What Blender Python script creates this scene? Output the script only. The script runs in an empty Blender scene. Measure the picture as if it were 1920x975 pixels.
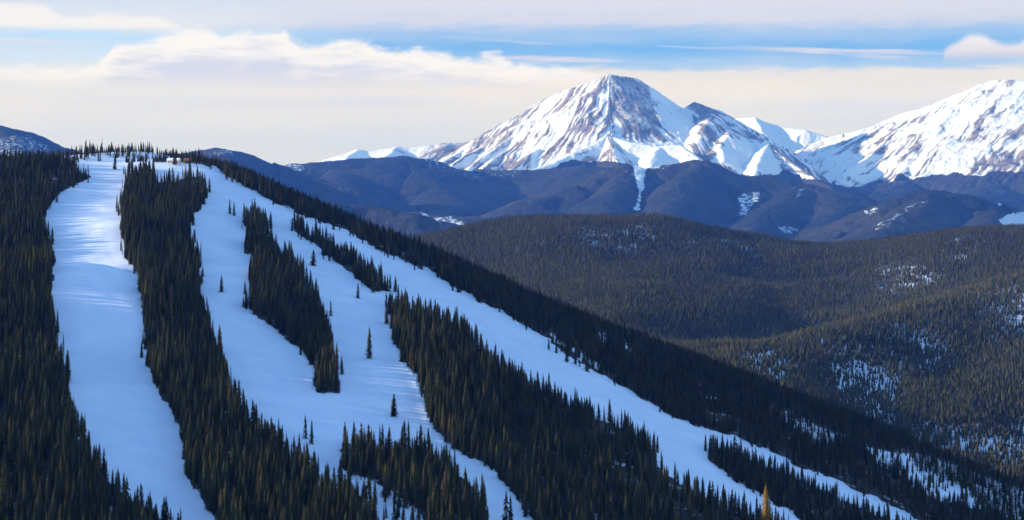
import bpy, math, random
import numpy as np
from mathutils import Vector

rad = math.radians
random.seed(7)
RNG = np.random.default_rng(11)
C = bpy.context.scene.collection

# ------------------------------------------------------------------ camera
F = 3045.0           # focal length in photo pixels (1920 wide)
HOR = 265.0          # photo row of the eye level
sc = bpy.context.scene
cam_d = bpy.data.cameras.new('camera')
cam_d.sensor_width = 36.0
cam_d.lens = 36.0 * F / 1920.0
cam_d.shift_y = -(487.5 - HOR) / 1920.0
cam_d.clip_start = 1.0
cam_d.clip_end = 90000.0
cam = bpy.data.objects.new('camera', cam_d)
cam.location = (0, 0, 0)
cam.rotation_euler = (rad(90), 0, 0)
C.objects.link(cam)
sc.camera = cam

# ------------------------------------------------------------------ light
SUN_EL = 13.0
SUN_DIR = Vector((-0.995, -0.09, 0)).normalized()
SUN_DIR = Vector((SUN_DIR.x * math.cos(rad(SUN_EL)), SUN_DIR.y * math.cos(rad(SUN_EL)), math.sin(rad(SUN_EL))))
sd = bpy.data.lights.new('sun', 'SUN')
sd.energy = 2.8
sd.angle = rad(0.5)
sd.color = (1.0, 0.88, 0.72)
sun = bpy.data.objects.new('sun', sd)
sun.rotation_euler = SUN_DIR.to_track_quat('Z', 'Y').to_euler()
C.objects.link(sun)

EXPOSURE = 1.37
SKY_STRENGTH = 0.15
sc.view_settings.view_transform = 'Standard'
sc.view_settings.look = 'None'
sc.view_settings.gamma = 1.0
sc.view_settings.exposure = EXPOSURE
sc.cycles.max_bounces = 6
sc.cycles.volume_bounces = 0
sc.cycles.diffuse_bounces = 3


class NT:
    """small helper to write node expressions"""
    def __init__(self, nt):
        self.nt = nt

    def n(self, t, **kw):
        x = self.nt.nodes.new(t)
        for k, v in kw.items():
            setattr(x, k, v)
        return x

    def _in(self, sock, v):
        if isinstance(v, bpy.types.NodeSocket):
            self.nt.links.new(v, sock)
        elif v is not None:
            sock.default_value = v

    def m(self, op, a, b=None, c=None, clamp=False):
        x = self.n('ShaderNodeMath', operation=op, use_clamp=clamp)
        self._in(x.inputs[0], a)
        if b is not None: self._in(x.inputs[1], b)
        if c is not None: self._in(x.inputs[2], c)
        return x.outputs[0]

    def step(self, v, a, b):          # smoothstep from a (0) to b (1)
        x = self.n('ShaderNodeMapRange', interpolation_type='SMOOTHSTEP')
        self._in(x.inputs[0], v); self._in(x.inputs[1], a); self._in(x.inputs[2], b)
        return x.outputs[0]

    def mix(self, f, a, b, blend='MIX'):
        x = self.n('ShaderNodeMix', data_type='RGBA', blend_type=blend)
        self._in(x.inputs[0], f); self._in(x.inputs[6], a); self._in(x.inputs[7], b)
        return x.outputs[2]

    def noise(self, vec, scale, detail=4, rough=0.55, dist=0.0):
        x = self.n('ShaderNodeTexNoise')
        if vec is not None: self.nt.links.new(vec, x.inputs['Vector'])
        x.inputs['Scale'].default_value = scale
        x.inputs['Detail'].default_value = detail
        x.inputs['Roughness'].default_value = rough
        x.inputs['Distortion'].default_value = dist
        return x.outputs['Fac']

    def comb(self, x, y, z=0.0):
        c = self.n('ShaderNodeCombineXYZ')
        self._in(c.inputs[0], x); self._in(c.inputs[1], y); self._in(c.inputs[2], z)
        return c.outputs[0]

    def ramp(self, f, stops, interp='EASE'):
        r = self.n('ShaderNodeValToRGB')
        r.color_ramp.interpolation = interp
        el = r.color_ramp.elements
        while len(el) > 1: el.remove(el[-1])
        el[0].position = stops[0][0]; el[0].color = stops[0][1]
        for p, c in stops[1:]:
            e = el.new(p); e.color = c
        self._in(r.inputs[0], f)
        return r.outputs[0]

    def curve(self, f, pts):
        c = self.n('ShaderNodeFloatCurve')
        cv = c.mapping.curves[0]
        cv.points[0].location = pts[0]; cv.points[1].location = pts[-1]
        for p in pts[1:-1]: cv.points.new(*p)
        c.mapping.update()
        self._in(c.inputs['Value'], f)
        return c.outputs[0]


def s2l(r, g, b):
    return tuple((c / 12.92 if c <= 0.04045 else ((c + 0.055) / 1.055) ** 2.4) for c in (r / 255, g / 255, b / 255)) + (1.0,)


# ------------------------------------------------------------------ world: Nishita sky with cloud decks
world = bpy.data.worlds.new('World')
sc.world = world
world.use_nodes = True
wt = world.node_tree
for n in list(wt.nodes): wt.nodes.remove(n)
W = NT(wt)
wo = W.n('ShaderNodeOutputWorld')
sky = W.n('ShaderNodeTexSky', sky_type='NISHITA', sun_disc=False)
sky.sun_elevation = rad(SUN_EL)
sky.sun_rotation = math.atan2(SUN_DIR.x, SUN_DIR.y)
sky.altitude = 3500
sky.air_density = 1.3
sky.dust_density = 0.3
sky.ozone_density = 3.0
bg1 = W.n('ShaderNodeBackground'); bg1.inputs[1].default_value = SKY_STRENGTH
wt.links.new(sky.outputs[0], bg1.inputs[0])
tc = W.n('ShaderNodeTexCoord')
sep = W.n('ShaderNodeSeparateXYZ'); wt.links.new(tc.outputs['Generated'], sep.inputs[0])
dx, dy, dz = sep.outputs
rho = W.m('SQRT', W.m('ADD', W.m('MULTIPLY', dx, dx), W.m('MULTIPLY', dy, dy)))
tel = W.m('DIVIDE', dz, W.m('MAXIMUM', rho, 0.001))              # tangent of the elevation
az = W.m('ARCTAN2', dx, dy)                                      # compass angle, 0 = north (+Y)
E = lambda row: (HOR - row) / F                                  # photo row -> tangent of elevation
A = lambda col: math.atan((col - 960) / F)
cl_uv = W.comb(W.m('MULTIPLY', az, 1.0), W.m('MULTIPLY', tel, 5.0), 0.0)
n_big = W.noise(cl_uv, 9.0, 6, 0.55, 0.3)
n_mid = W.noise(cl_uv, 28.0, 7, 0.62, 0.2)
uv_st = W.comb(az, W.m('MULTIPLY', W.m('ADD', tel, W.m('MULTIPLY', az, 0.035)), 22.0), 3.1)
n_str = W.noise(uv_st, 7.0, 6, 0.55, 0.2)
uv_pf = W.comb(W.m('MULTIPLY', az, 1.0), W.m('MULTIPLY', tel, 2.4), 7.7)
n_puf = W.noise(uv_pf, 38.0, 6, 0.6, 0.4)
n_fin = W.noise(uv_pf, 120.0, 5, 0.6, 0.5)
wob = W.m('MULTIPLY', W.m('SUBTRACT', n_mid, 0.5), 0.012)
t2 = W.m('ADD', tel, wob)
ep = lambda row: E(row) / 0.12 + 0.0
base = W.ramp(W.m('DIVIDE', t2, 0.12, clamp=True), [
    (0.0, s2l(214, 216, 210)), (ep(215), s2l(224, 222, 208)), (ep(170), s2l(234, 227, 203)), (ep(140), s2l(229, 223, 208)),
    (ep(122), s2l(160, 194, 230)), (ep(92), s2l(118, 176, 230)), (ep(66), s2l(150, 188, 230)), (ep(35), s2l(208, 211, 226)),
    (ep(0), s2l(214, 216, 230)), (1.0, s2l(190, 204, 228))])
# left part: paler blue window
leftf = W.step(az, A(760), A(330))
left_col = W.ramp(W.m('DIVIDE', t2, 0.12, clamp=True), [
    (0.0, s2l(213, 216, 209)), (ep(200), s2l(229, 225, 205)), (ep(140), s2l(226, 226, 214)), (ep(110), s2l(206, 222, 240)),
    (ep(75), s2l(188, 218, 244)), (ep(50), s2l(220, 224, 232)), (ep(0), s2l(208, 218, 236)), (1.0, s2l(190, 204, 228))])
col = W.mix(leftf, base, left_col)
# thin streaks
stk = W.m('MULTIPLY', W.step(n_str, 0.57, 0.70), W.m('MULTIPLY', W.step(tel, E(160), E(125)), W.step(tel, E(60), E(95))))
col = W.mix(W.m('MULTIPLY', stk, 0.75), col, s2l(222, 218, 226))
# soft mottling of the whole layer
col = W.mix(W.m('MULTIPLY', W.step(n_big, 0.42, 0.7), 0.15), col, s2l(224, 223, 222))
n_lay = W.noise(W.comb(az, W.m('MULTIPLY', tel, 14.0), 9.0), 5.0, 5, 0.55, 0.3)
col = W.mix(W.m('MULTIPLY', W.m('MULTIPLY', W.step(n_lay, 0.46, 0.66), W.step(tel, E(135), E(165))), 0.55), col, s2l(208, 212, 218))
# long bank of cumulus: its top edge follows the photo
an = W.m('DIVIDE', W.m('SUBTRACT', az, A(0)), A(1920) - A(0), clamp=True)
P = lambda col_, row: ((A(col_) - A(0)) / (A(1920) - A(0)), E(row) * 10)
top = W.m('DIVIDE', W.curve(an, [P(0, 130), P(110, 128), P(190, 110), P(215, 84), P(290, 70), P(370, 54), P(440, 60), P(520, 56), P(560, 76), P(650, 76), P(740, 88), P(820, 92), P(880, 102), P(925, 96), P(970, 116), P(1060, 124), P(1200, 150), P(1500, 215), P(1920, 240)]), 10.0)
edge = W.m('SUBTRACT', top, W.m('ADD', tel, W.m('ADD', W.m('MULTIPLY', W.m('SUBTRACT', n_puf, 0.47), 0.020), W.m('MULTIPLY', W.m('SUBTRACT', n_fin, 0.5), 0.006))))
cum = W.step(edge, -0.0012, W.m('ADD', 0.0022, W.m('MULTIPLY', n_mid, 0.006)))
low = W.step(tel, E(178), E(128))
cum = W.m('MULTIPLY', cum, low)
shade = W.step(W.m('ADD', W.m('SUBTRACT', top, tel), W.m('MULTIPLY', W.m('SUBTRACT', n_mid, 0.5), 0.045)), 0.006, 0.026)
ccol = W.mix(W.m('MULTIPLY', shade, 0.85), s2l(248, 243, 235), s2l(200, 203, 222))
col = W.mix(W.m('MULTIPLY', cum, 0.93), col, ccol)
# second bank, upper left
top2 = W.m('DIVIDE', W.curve(an, [P(0, 12), P(80, 14), P(120, 30), P(200, 28), P(290, 32), P(330, 50), P(400, 90), P(700, 200), P(1920, 240)]), 10.0)
e2 = W.m('SUBTRACT', top2, W.m('ADD', tel, W.m('MULTIPLY', W.m('SUBTRACT', n_puf, 0.48), 0.009)))
c2 = W.m('MULTIPLY', W.step(e2, -0.0005, 0.0045), W.step(tel, W.m('ADD', E(66), W.m('MULTIPLY', W.m('SUBTRACT', n_mid, 0.5), 0.012)), E(52)))
col = W.mix(W.m('MULTIPLY', c2, 0.8), col, s2l(243, 239, 233))
# puff at upper right
top3 = W.m('DIVIDE', W.curve(an, [P(0, 250), P(1740, 240), P(1768, 100), P(1800, 80), P(1832, 70), P(1865, 82), P(1900, 86), P(1920, 80)]), 10.0)
e3 = W.m('SUBTRACT', top3, W.m('ADD', tel, W.m('MULTIPLY', W.m('SUBTRACT', n_puf, 0.5), 0.006)))
c3 = W.m('MULTIPLY', W.step(e3, -0.001, 0.0045), W.step(tel, E(126), E(100)))
col = W.mix(W.m('MULTIPLY', c3, 0.9), col, W.mix(W.step(tel, E(80), E(112)), s2l(240, 234, 228), s2l(222, 214, 216)))
bg2 = W.n('ShaderNodeBackground'); bg2.inputs[1].default_value = 0.415
wt.links.new(col, bg2.inputs[0])
# the cloud deck reaches about seven degrees up, clear sky with a few scattered clouds above it
high = W.step(W.m('ADD', tel, W.m('MULTIPLY', W.m('SUBTRACT', n_big, 0.5), 0.05)), 0.17, 0.10)
msh = W.n('ShaderNodeMixShader')
wt.links.new(high, msh.inputs[0]); wt.links.new(bg1.outputs[0], msh.inputs[1]); wt.links.new(bg2.outputs[0], msh.inputs[2])
wt.links.new(msh.outputs[0], wo.inputs[0])


# ------------------------------------------------------------------ helpers
def tag(o, label=None, cat=None, group=None, kind=None):
    if label: o['label'] = label
    if cat: o['category'] = cat
    if group: o['group'] = group
    if kind: o['kind'] = kind
    return o


def vnoise(x, y, seed=0):
    xi = np.floor(x).astype(np.int64); yi = np.floor(y).astype(np.int64)
    xf = x - xi; yf = y - yi
    u = xf * xf * xf * (xf * (xf * 6 - 15) + 10); v = yf * yf * yf * (yf * (yf * 6 - 15) + 10)

    def h(a, b):
        n = (a * 374761393 + b * 668265263 + seed * 974634777) & 0xffffffff
        n = ((n ^ (n >> 13)) * 1274126177) & 0xffffffff
        return ((n ^ (n >> 16)) & 0xffff) / 65535.0
    return (h(xi, yi) * (1 - u) + h(xi + 1, yi) * u) * (1 - v) + (h(xi, yi + 1) * (1 - u) + h(xi + 1, yi + 1) * u) * v


def fbm(x, y, octv=4, seed=0, gain=0.5):
    s = 0; a = 1; t = 0
    for i in range(octv):
        s = s + a * vnoise(x * 2 ** i + 17.3 * i, y * 2 ** i - 9.1 * i, seed + i); t += a; a *= gain
    return s / t * 2 - 1          # about -1 .. 1


def ridged(x, y, octv=4, seed=0, gain=0.5):
    s = 0; a = 1; t = 0
    for i in range(octv):
        s = s + a * (1 - np.abs(vnoise(x * 2 ** i + 31.7 * i, y * 2 ** i + 5.3 * i, seed + i) * 2 - 1)); t += a; a *= gain
    return s / t                   # 0 .. 1, crests at 1


def inpoly(px, py, poly):
    px = np.asarray(px, float); py = np.asarray(py, float)
    c = np.zeros(px.shape, bool)
    n = len(poly)
    for i in range(n):
        x1, y1 = poly[i]; x2, y2 = poly[(i + 1) % n]
        if y1 == y2: continue
        k = ((y1 > py) != (y2 > py)) & (px < (x2 - x1) * (py - y1) / (y2 - y1) + x1)
        c ^= k
    return c


def w3(px, py, D):                 # a point of the place from its bearing, height angle and distance
    return ((px - 960) / F * D, D, (HOR - py) / F * D)


def sstep(x, a, b):
    t = np.clip((x - a) / (b - a), 0, 1)
    return t * t * (3 - 2 * t)


class Terrain:
    """height field on a fan of bearings and distances"""
    def __init__(self, px0, px1, nc, d0, d1, nr, hfun, K=1.0):
        self.px0, self.px1, self.nc, self.d0, self.d1, self.nr = px0, px1, nc, d0, d1, nr
        self.pxs = np.linspace(px0, px1, nc)
        self.ds = d0 * (d1 / d0) ** np.linspace(0, 1, nr)
        PX, DD = np.meshgrid(self.pxs, self.ds)
        self.X = (PX - 960) / F * DD; self.Y = DD
        self.PX = PX
        self.Z = hfun(self)
        if K != 1.0:                 # sketched in half-kilometres, built at full size
            self.X, self.Y, self.Z, self.ds, self.d0, self.d1 = self.X * K, self.Y * K, self.Z * K, self.ds * K, d0 * K, d1 * K
        self.PX = PX
        self.PY = HOR - self.Z / self.Y * F

    def z_at(self, X, Y):
        px = X / Y * F + 960
        c = np.clip((px - self.px0) / (self.px1 - self.px0) * (self.nc - 1), 0, self.nc - 1.001)
        r = np.clip(np.log(Y / self.d0) / math.log(self.d1 / self.d0) * (self.nr - 1), 0, self.nr - 1.001)
        ci = c.astype(int); ri = r.astype(int); cf = c - ci; rf = r - ri
        Z = self.Z
        return (Z[ri, ci] * (1 - cf) + Z[ri, ci + 1] * cf) * (1 - rf) + (Z[ri + 1, ci] * (1 - cf) + Z[ri + 1, ci + 1] * cf) * rf

    def hit(self, px, py, dmin=0):   # where the sight line at this bearing and slope meets the ground
        D = self.ds[self.ds >= dmin]
        X = (px - 960) / F * D
        z = self.z_at(X, D)
        ray = (HOR - py) / F * D
        k = np.nonzero(z >= ray)[0]
        i = int(k[0]) if len(k) else int(np.argmin(ray - z))
        if len(k) and i > 0:
            a = (ray - z)[i - 1]; b = (ray - z)[i]
            t = a / (a - b)
            d = D[i - 1] * (1 - t) + D[i] * t
        else:
            d = D[i]
        x = (px - 960) / F * d
        return Vector((x, d, float(self.z_at(np.array([x]), np.array([d]))[0])))

    def skyline(self):              # running maximum of height angle, per column, exclusive of the row itself
        a = self.Z / self.Y
        m = np.maximum.accumulate(a, axis=0)
        return np.vstack([np.full((1, self.nc), -9.0), m[:-1]])

    def mesh(self, name, mat, attrs):
        nr, nc = self.nr, self.nc
        co = np.stack([self.X, self.Y, self.Z], -1).reshape(-1, 3).astype(np.float32)
        idx = np.arange(nr * nc).reshape(nr, nc)
        q = np.stack([idx[:-1, :-1], idx[:-1, 1:], idx[1:, 1:], idx[1:, :-1]], -1).reshape(-1, 4)
        return grid_mesh(name, co, q, mat, {k: v.reshape(-1) for k, v in attrs.items()})


def grid_mesh(name, co, faces, mat, attrs=None, smooth=True, link=True):
    k = faces.shape[1]
    me = bpy.data.meshes.new(name)
    me.vertices.add(len(co)); me.vertices.foreach_set('co', np.ascontiguousarray(co, np.float32).reshape(-1))
    me.loops.add(faces.size); me.loops.foreach_set('vertex_index', faces.reshape(-1).astype(np.int32))
    me.polygons.add(len(faces))
    me.polygons.foreach_set('loop_start', (np.arange(len(faces)) * k).astype(np.int32))
    me.polygons.foreach_set('loop_total', np.full(len(faces), k, np.int32))
    me.update(calc_edges=True)
    if smooth: me.polygons.foreach_set('use_smooth', np.ones(len(faces), bool))
    for kk, v in (attrs or {}).items():
        a = me.attributes.new(kk, 'FLOAT', 'POINT'); a.data.foreach_set('value', v.astype(np.float32))
    me.materials.append(mat)
    me.validate()
    o = bpy.data.objects.new(name, me)
    if link: C.objects.link(o)
    return o


def skeleton(T, ridges):
    """mountain form from its ridge lines: every ridge sheds slopes to both sides"""
    X, Y = T.X, T.Y
    X = X + 30 * fbm(X / 320, Y / 320, 3, 203); Y = Y + 30 * fbm(X / 320, Y / 320, 3, 207)
    h = np.full(X.shape, -1e9); s = np.zeros_like(X); dd = np.zeros_like(X)
    for ri, (pts, slope, rnd) in enumerate(ridges):
        P3 = [w3(*p) for p in pts]
        acc = ri * 977.0
        for a, b in zip(P3[:-1], P3[1:]):
            ex, ey = b[0] - a[0], b[1] - a[1]
            L2 = ex * ex + ey * ey; L = math.sqrt(L2)
            t = np.clip(((X - a[0]) * ex + (Y - a[1]) * ey) / L2, 0, 1)
            d = np.hypot(X - a[0] - t * ex, Y - a[1] - t * ey)
            z = a[2] + t * (b[2] - a[2]) - slope * (np.sqrt(d * d + rnd * rnd) - rnd)
            k = z > h
            h = np.where(k, z, h); s = np.where(k, acc + t * L, s); dd = np.where(k, d, dd)
            acc += L
    return h, s, dd


def blur(Z, n):
    for _ in range(n):
        P_ = np.pad(Z, 1, mode='edge')
        Z = (P_[:-2, 1:-1] + P_[2:, 1:-1] + P_[1:-1, :-2] + P_[1:-1, 2:] + 4 * P_[1:-1, 1:-1]) / 8
    return Z


# ------------------------------------------------------------------ materials
def new_mat(name):
    m = bpy.data.materials.new(name); m.use_nodes = True
    nt = m.node_tree
    b = nt.nodes['Principled BSDF']
    b.inputs['Roughness'].default_value = 0.9
    b.inputs['Specular IOR Level'].default_value = 0.15
    return m, NT(nt), b


SNOW = (0.79, 0.85, 0.95, 1)


def attr(M_, name):
    a = M_.n('ShaderNodeAttribute', attribute_name=name)
    return a.outputs['Fac']


def mat_slope():
    m, M_, b = new_mat('snow_and_forest_floor')
    pos = M_.n('ShaderNodeNewGeometry').outputs['Position']
    n1 = M_.noise(pos, 0.03, 5); n2 = M_.noise(pos, 0.35, 4, 0.6); n3 = M_.noise(pos, 0.009, 3); nm = M_.noise(pos, 0.17, 3, 0.5)
    snow = M_.mix(M_.step(n1, 0.3, 0.7), (0.74, 0.81, 0.93, 1), (0.83, 0.88, 0.96, 1))
    floor = M_.mix(M_.step(n2, 0.42, 0.62), (0.035, 0.03, 0.025, 1), (0.10, 0.085, 0.07, 1))
    floor = M_.mix(M_.m('MULTIPLY', M_.step(M_.noise(pos, 0.06, 4), 0.58, 0.72), 0.7), floor, snow)
    c = M_.mix(M_.step(M_.m('ADD', attr(M_, 'floor'), M_.m('MULTIPLY', M_.m('SUBTRACT', n2, 0.5), 1.1)), 0.44, 0.56), snow, floor)
    M_.nt.links.new(c, b.inputs['Base Color'])
    bp = M_.n('ShaderNodeBump'); bp.inputs['Strength'].default_value = 0.55; bp.inputs['Distance'].default_value = 1.0
    # groomed lanes with tracks, rougher moguls next to the trees
    hgt = M_.m('ADD', M_.m('ADD', M_.m('MULTIPLY', n2, 0.15), M_.m('MULTIPLY', nm, M_.m('MULTIPLY', attr(M_, 'mogul'), 7.0))), M_.m('MULTIPLY', n1, 2.0))
    M_.nt.links.new(hgt, bp.inputs['Height'])
    M_.nt.links.new(bp.outputs[0], b.inputs['Normal'])
    return m


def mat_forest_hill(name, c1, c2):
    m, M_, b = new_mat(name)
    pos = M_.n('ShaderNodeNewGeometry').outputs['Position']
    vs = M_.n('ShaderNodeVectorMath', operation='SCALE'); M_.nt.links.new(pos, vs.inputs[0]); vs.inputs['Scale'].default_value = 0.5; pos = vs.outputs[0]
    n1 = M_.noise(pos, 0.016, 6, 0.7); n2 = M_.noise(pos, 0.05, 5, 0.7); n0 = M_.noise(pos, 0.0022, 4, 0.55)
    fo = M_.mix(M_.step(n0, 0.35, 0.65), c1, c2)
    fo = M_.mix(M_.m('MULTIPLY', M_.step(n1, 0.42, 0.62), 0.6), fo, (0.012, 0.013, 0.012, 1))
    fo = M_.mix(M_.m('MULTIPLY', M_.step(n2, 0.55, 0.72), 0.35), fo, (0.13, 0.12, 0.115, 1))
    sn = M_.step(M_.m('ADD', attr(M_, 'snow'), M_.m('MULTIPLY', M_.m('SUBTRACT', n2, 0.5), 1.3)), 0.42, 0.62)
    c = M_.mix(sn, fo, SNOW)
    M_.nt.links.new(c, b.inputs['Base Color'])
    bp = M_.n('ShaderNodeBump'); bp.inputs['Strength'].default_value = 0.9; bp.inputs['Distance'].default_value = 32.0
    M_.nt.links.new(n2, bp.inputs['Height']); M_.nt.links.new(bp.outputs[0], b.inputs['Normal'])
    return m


def mat_peak(name):
    m, M_, b = new_mat(name)
    pos = M_.n('ShaderNodeNewGeometry').outputs['Position']
    vs = M_.n('ShaderNodeVectorMath', operation='SCALE'); M_.nt.links.new(pos, vs.inputs[0]); vs.inputs['Scale'].default_value = 0.5; pos = vs.outputs[0]
    n1 = M_.noise(pos, 0.010, 6, 0.62); n2 = M_.noise(pos, 0.05, 5, 0.65); n0 = M_.noise(pos, 0.003, 3)
    rock = M_.mix(M_.step(n1, 0.38, 0.62), (0.17, 0.15, 0.14, 1), (0.30, 0.255, 0.235, 1))
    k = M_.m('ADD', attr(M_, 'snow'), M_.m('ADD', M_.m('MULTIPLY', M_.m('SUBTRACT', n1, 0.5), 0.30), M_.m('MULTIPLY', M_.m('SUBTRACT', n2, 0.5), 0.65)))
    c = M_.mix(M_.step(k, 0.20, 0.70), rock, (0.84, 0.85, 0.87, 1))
    fo = M_.mix(n2, (0.02, 0.024, 0.022, 1), (0.06, 0.055, 0.05, 1))
    fk = M_.step(M_.m('ADD', attr(M_, 'forest'), M_.m('MULTIPLY', M_.m('SUBTRACT', n2, 0.5), 1.6)), 0.4, 0.6)
    c = M_.mix(fk, c, fo)
    M_.nt.links.new(c, b.inputs['Base Color'])
    bp = M_.n('ShaderNodeBump'); bp.inputs['Strength'].default_value = 0.6; bp.inputs['Distance'].default_value = 24.0
    M_.nt.links.new(M_.m('ADD', n1, M_.m('MULTIPLY', n2, 0.4)), bp.inputs['Height']); M_.nt.links.new(bp.outputs[0], b.inputs['Normal'])
    return m


def mat_crown(name, dark, light, alt):
    m, M_, b = new_mat(name)
    oi = M_.n('ShaderNodeObjectInfo')
    r = oi.outputs['Random']
    pos = M_.n('ShaderNodeTexCoord').outputs['Object']
    n2 = M_.noise(pos, 1.1, 3)
    c = M_.mix(M_.step(r, 0.0, 0.8), dark, light)
    c = M_.mix(M_.step(r, 0.86, 0.97), c, alt)
    c = M_.mix(M_.m('MULTIPLY', M_.step(n2, 0.35, 0.7), 0.5), c, light)
    M_.nt.links.new(c, b.inputs['Base Color'])
    b.inputs['Specular IOR Level'].default_value = 0.05
    return m


def mat_plain(name, col_, rough=0.85, var=0.25, scale=1.5):
    m, M_, b = new_mat(name)
    pos = M_.n('ShaderNodeTexCoord').outputs['Object']
    n = M_.noise(pos, scale, 4)
    c = M_.mix(n, tuple(x * (1 - var) for x in col_[:3]) + (1,), tuple(min(1, x * (1 + var)) for x in col_[:3]) + (1,))
    M_.nt.links.new(c, b.inputs['Base Color']); b.inputs['Roughness'].default_value = rough
    return m


M_SLOPE = mat_slope()
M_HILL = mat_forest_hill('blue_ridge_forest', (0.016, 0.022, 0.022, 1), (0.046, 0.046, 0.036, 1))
M_PEAK = mat_peak('rock_and_snow')
M_CROWN = mat_crown('needles', (0.008, 0.009, 0.004, 1), (0.042, 0.042, 0.016, 1), (0.070, 0.052, 0.022, 1))
M_BARK = mat_plain('bark', (0.10, 0.075, 0.055), 0.9)
M_GOLD = mat_crown('golden_needles', (0.09, 0.05, 0.01, 1), (0.24, 0.125, 0.02, 1), (0.2, 0.09, 0.02, 1))
M_RUST = mat_crown('rusty_needles', (0.12, 0.04, 0.03, 1), (0.18, 0.06, 0.045, 1), (0.15, 0.05, 0.04, 1))

# ------------------------------------------------------------------ the ski hill
CP = [  # bearing column, height row, distance: the lie of the ski hill
    (0, 312, 2200), (100, 306, 2280), (130, 291, 2500), (180, 291, 2540), (250, 289, 2560), (300, 291, 2560), (250, 305, 2430), (180, 306, 2400), (330, 304, 2450), (400, 308, 2380),
    (0, 400, 1880), (100, 400, 1930), (200, 350, 2120), (240, 420, 1792), (255, 575, 1430), (0, 500, 1600), (100, 500, 1665), (220, 500, 1558),
    (0, 700, 1230), (190, 650, 1370), (0, 860, 1040), (250, 800, 1170), (350, 960, 1020), (0, 975, 960), (-300, 700, 1230), (-300, 975, 960), (-300, 420, 1880),
    (300, 400, 1950), (300, 550, 1570), (330, 700, 1320),
    (385, 350, 2150), (400, 450, 1850), (430, 540, 1600), (450, 650, 1420), (520, 750, 1270),
    (500, 350, 2330), (600, 395, 2280), (700, 442, 2230), (800, 478, 2180), (900, 523, 2130), (1000, 568, 2080),
    (1100, 613, 2030), (1200, 655, 1990), (1300, 685, 1960), (1400, 728, 1930), (1500, 765, 1900), (1600, 800, 1880), (1700, 845, 1850),
    (1800, 900, 1810), (1920, 955, 1780), (2100, 1030, 1740),
    (540, 420, 2050), (600, 500, 1820), (560, 600, 1560), (650, 560, 1650), (600, 730, 1320), (738, 780, 1290), (800, 780, 1300), (860, 835, 1250), (760, 600, 1600),
    (640, 440, 2040), (760, 500, 1960), (850, 545, 1860), (900, 700, 1440), (1000, 640, 1730), (1000, 800, 1320), (1100, 690, 1690), (1100, 900, 1220),
    (1250, 800, 1510), (1200, 745, 1640), (1330, 805, 1620), (1350, 890, 1390), (1500, 975, 1340), (1450, 900, 1480), (1560, 900, 1570), (1720, 970, 1540),
    (600, 975, 1010), (900, 975, 1060), (1250, 975, 1160), (1400, 990, 1190), (1600, 1060, 1330),
]
wp = [w3(*p) for p in CP]
wp += [(-1100, 1500, -215), (-1500, 2400, -260), (-1000, 2500, -130), (-900, 900, -300), (-350, 600, -330), (0, 600, -345), (420, 700, -430),
       (1100, 1400, -560), (1300, 2000, -600), (-700, 3300, -460), (-200, 3000, -460), (200, 2900, -540), (550, 2600, -590), (-450, 2850, -290), (900, 900, -560),
       (-200, 2600, -250), (60, 2480, -320), (330, 2330, -365), (560, 2150, -430), (750, 1950, -460)]
wp = np.array(wp)


def tps_fit(P_, lam):
    xy = P_[:, :2] / 1000; n = len(P_)
    r2 = ((xy[:, None] - xy[None]) ** 2).sum(-1)
    K = np.where(r2 > 0, r2 * np.log(np.maximum(r2, 1e-12)), 0) + lam * np.eye(n)
    Q = np.hstack([np.ones((n, 1)), xy])
    Amat = np.block([[K, Q], [Q.T, np.zeros((3, 3))]])
    return xy, np.linalg.solve(Amat, np.concatenate([P_[:, 2], np.zeros(3)]))


def tps_eval(fit, X, Y):
    xy, w = fit
    x = X / 1000; y = Y / 1000
    z = w[-3] + w[-2] * x + w[-1] * y
    for i in range(len(xy)):
        r2 = (x - xy[i, 0]) ** 2 + (y - xy[i, 1]) ** 2
        z = z + w[i] * np.where(r2 > 0, r2 * np.log(np.maximum(r2, 1e-12)), 0)
    return z


fit = tps_fit(wp, 0.0006)


def h_ski(T):
    z = tps_eval(fit, T.X, T.Y)
    z = z + 2.2 * fbm(T.X / 90, T.Y / 90, 3, 3) + 0.35 * fbm(T.X / 14, T.Y / 14, 2, 8)
    return np.maximum(z, -790 + 0 * z)


SKI = Terrain(-1000, 2900, 781, 420, 3500, 560, h_ski)

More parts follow.
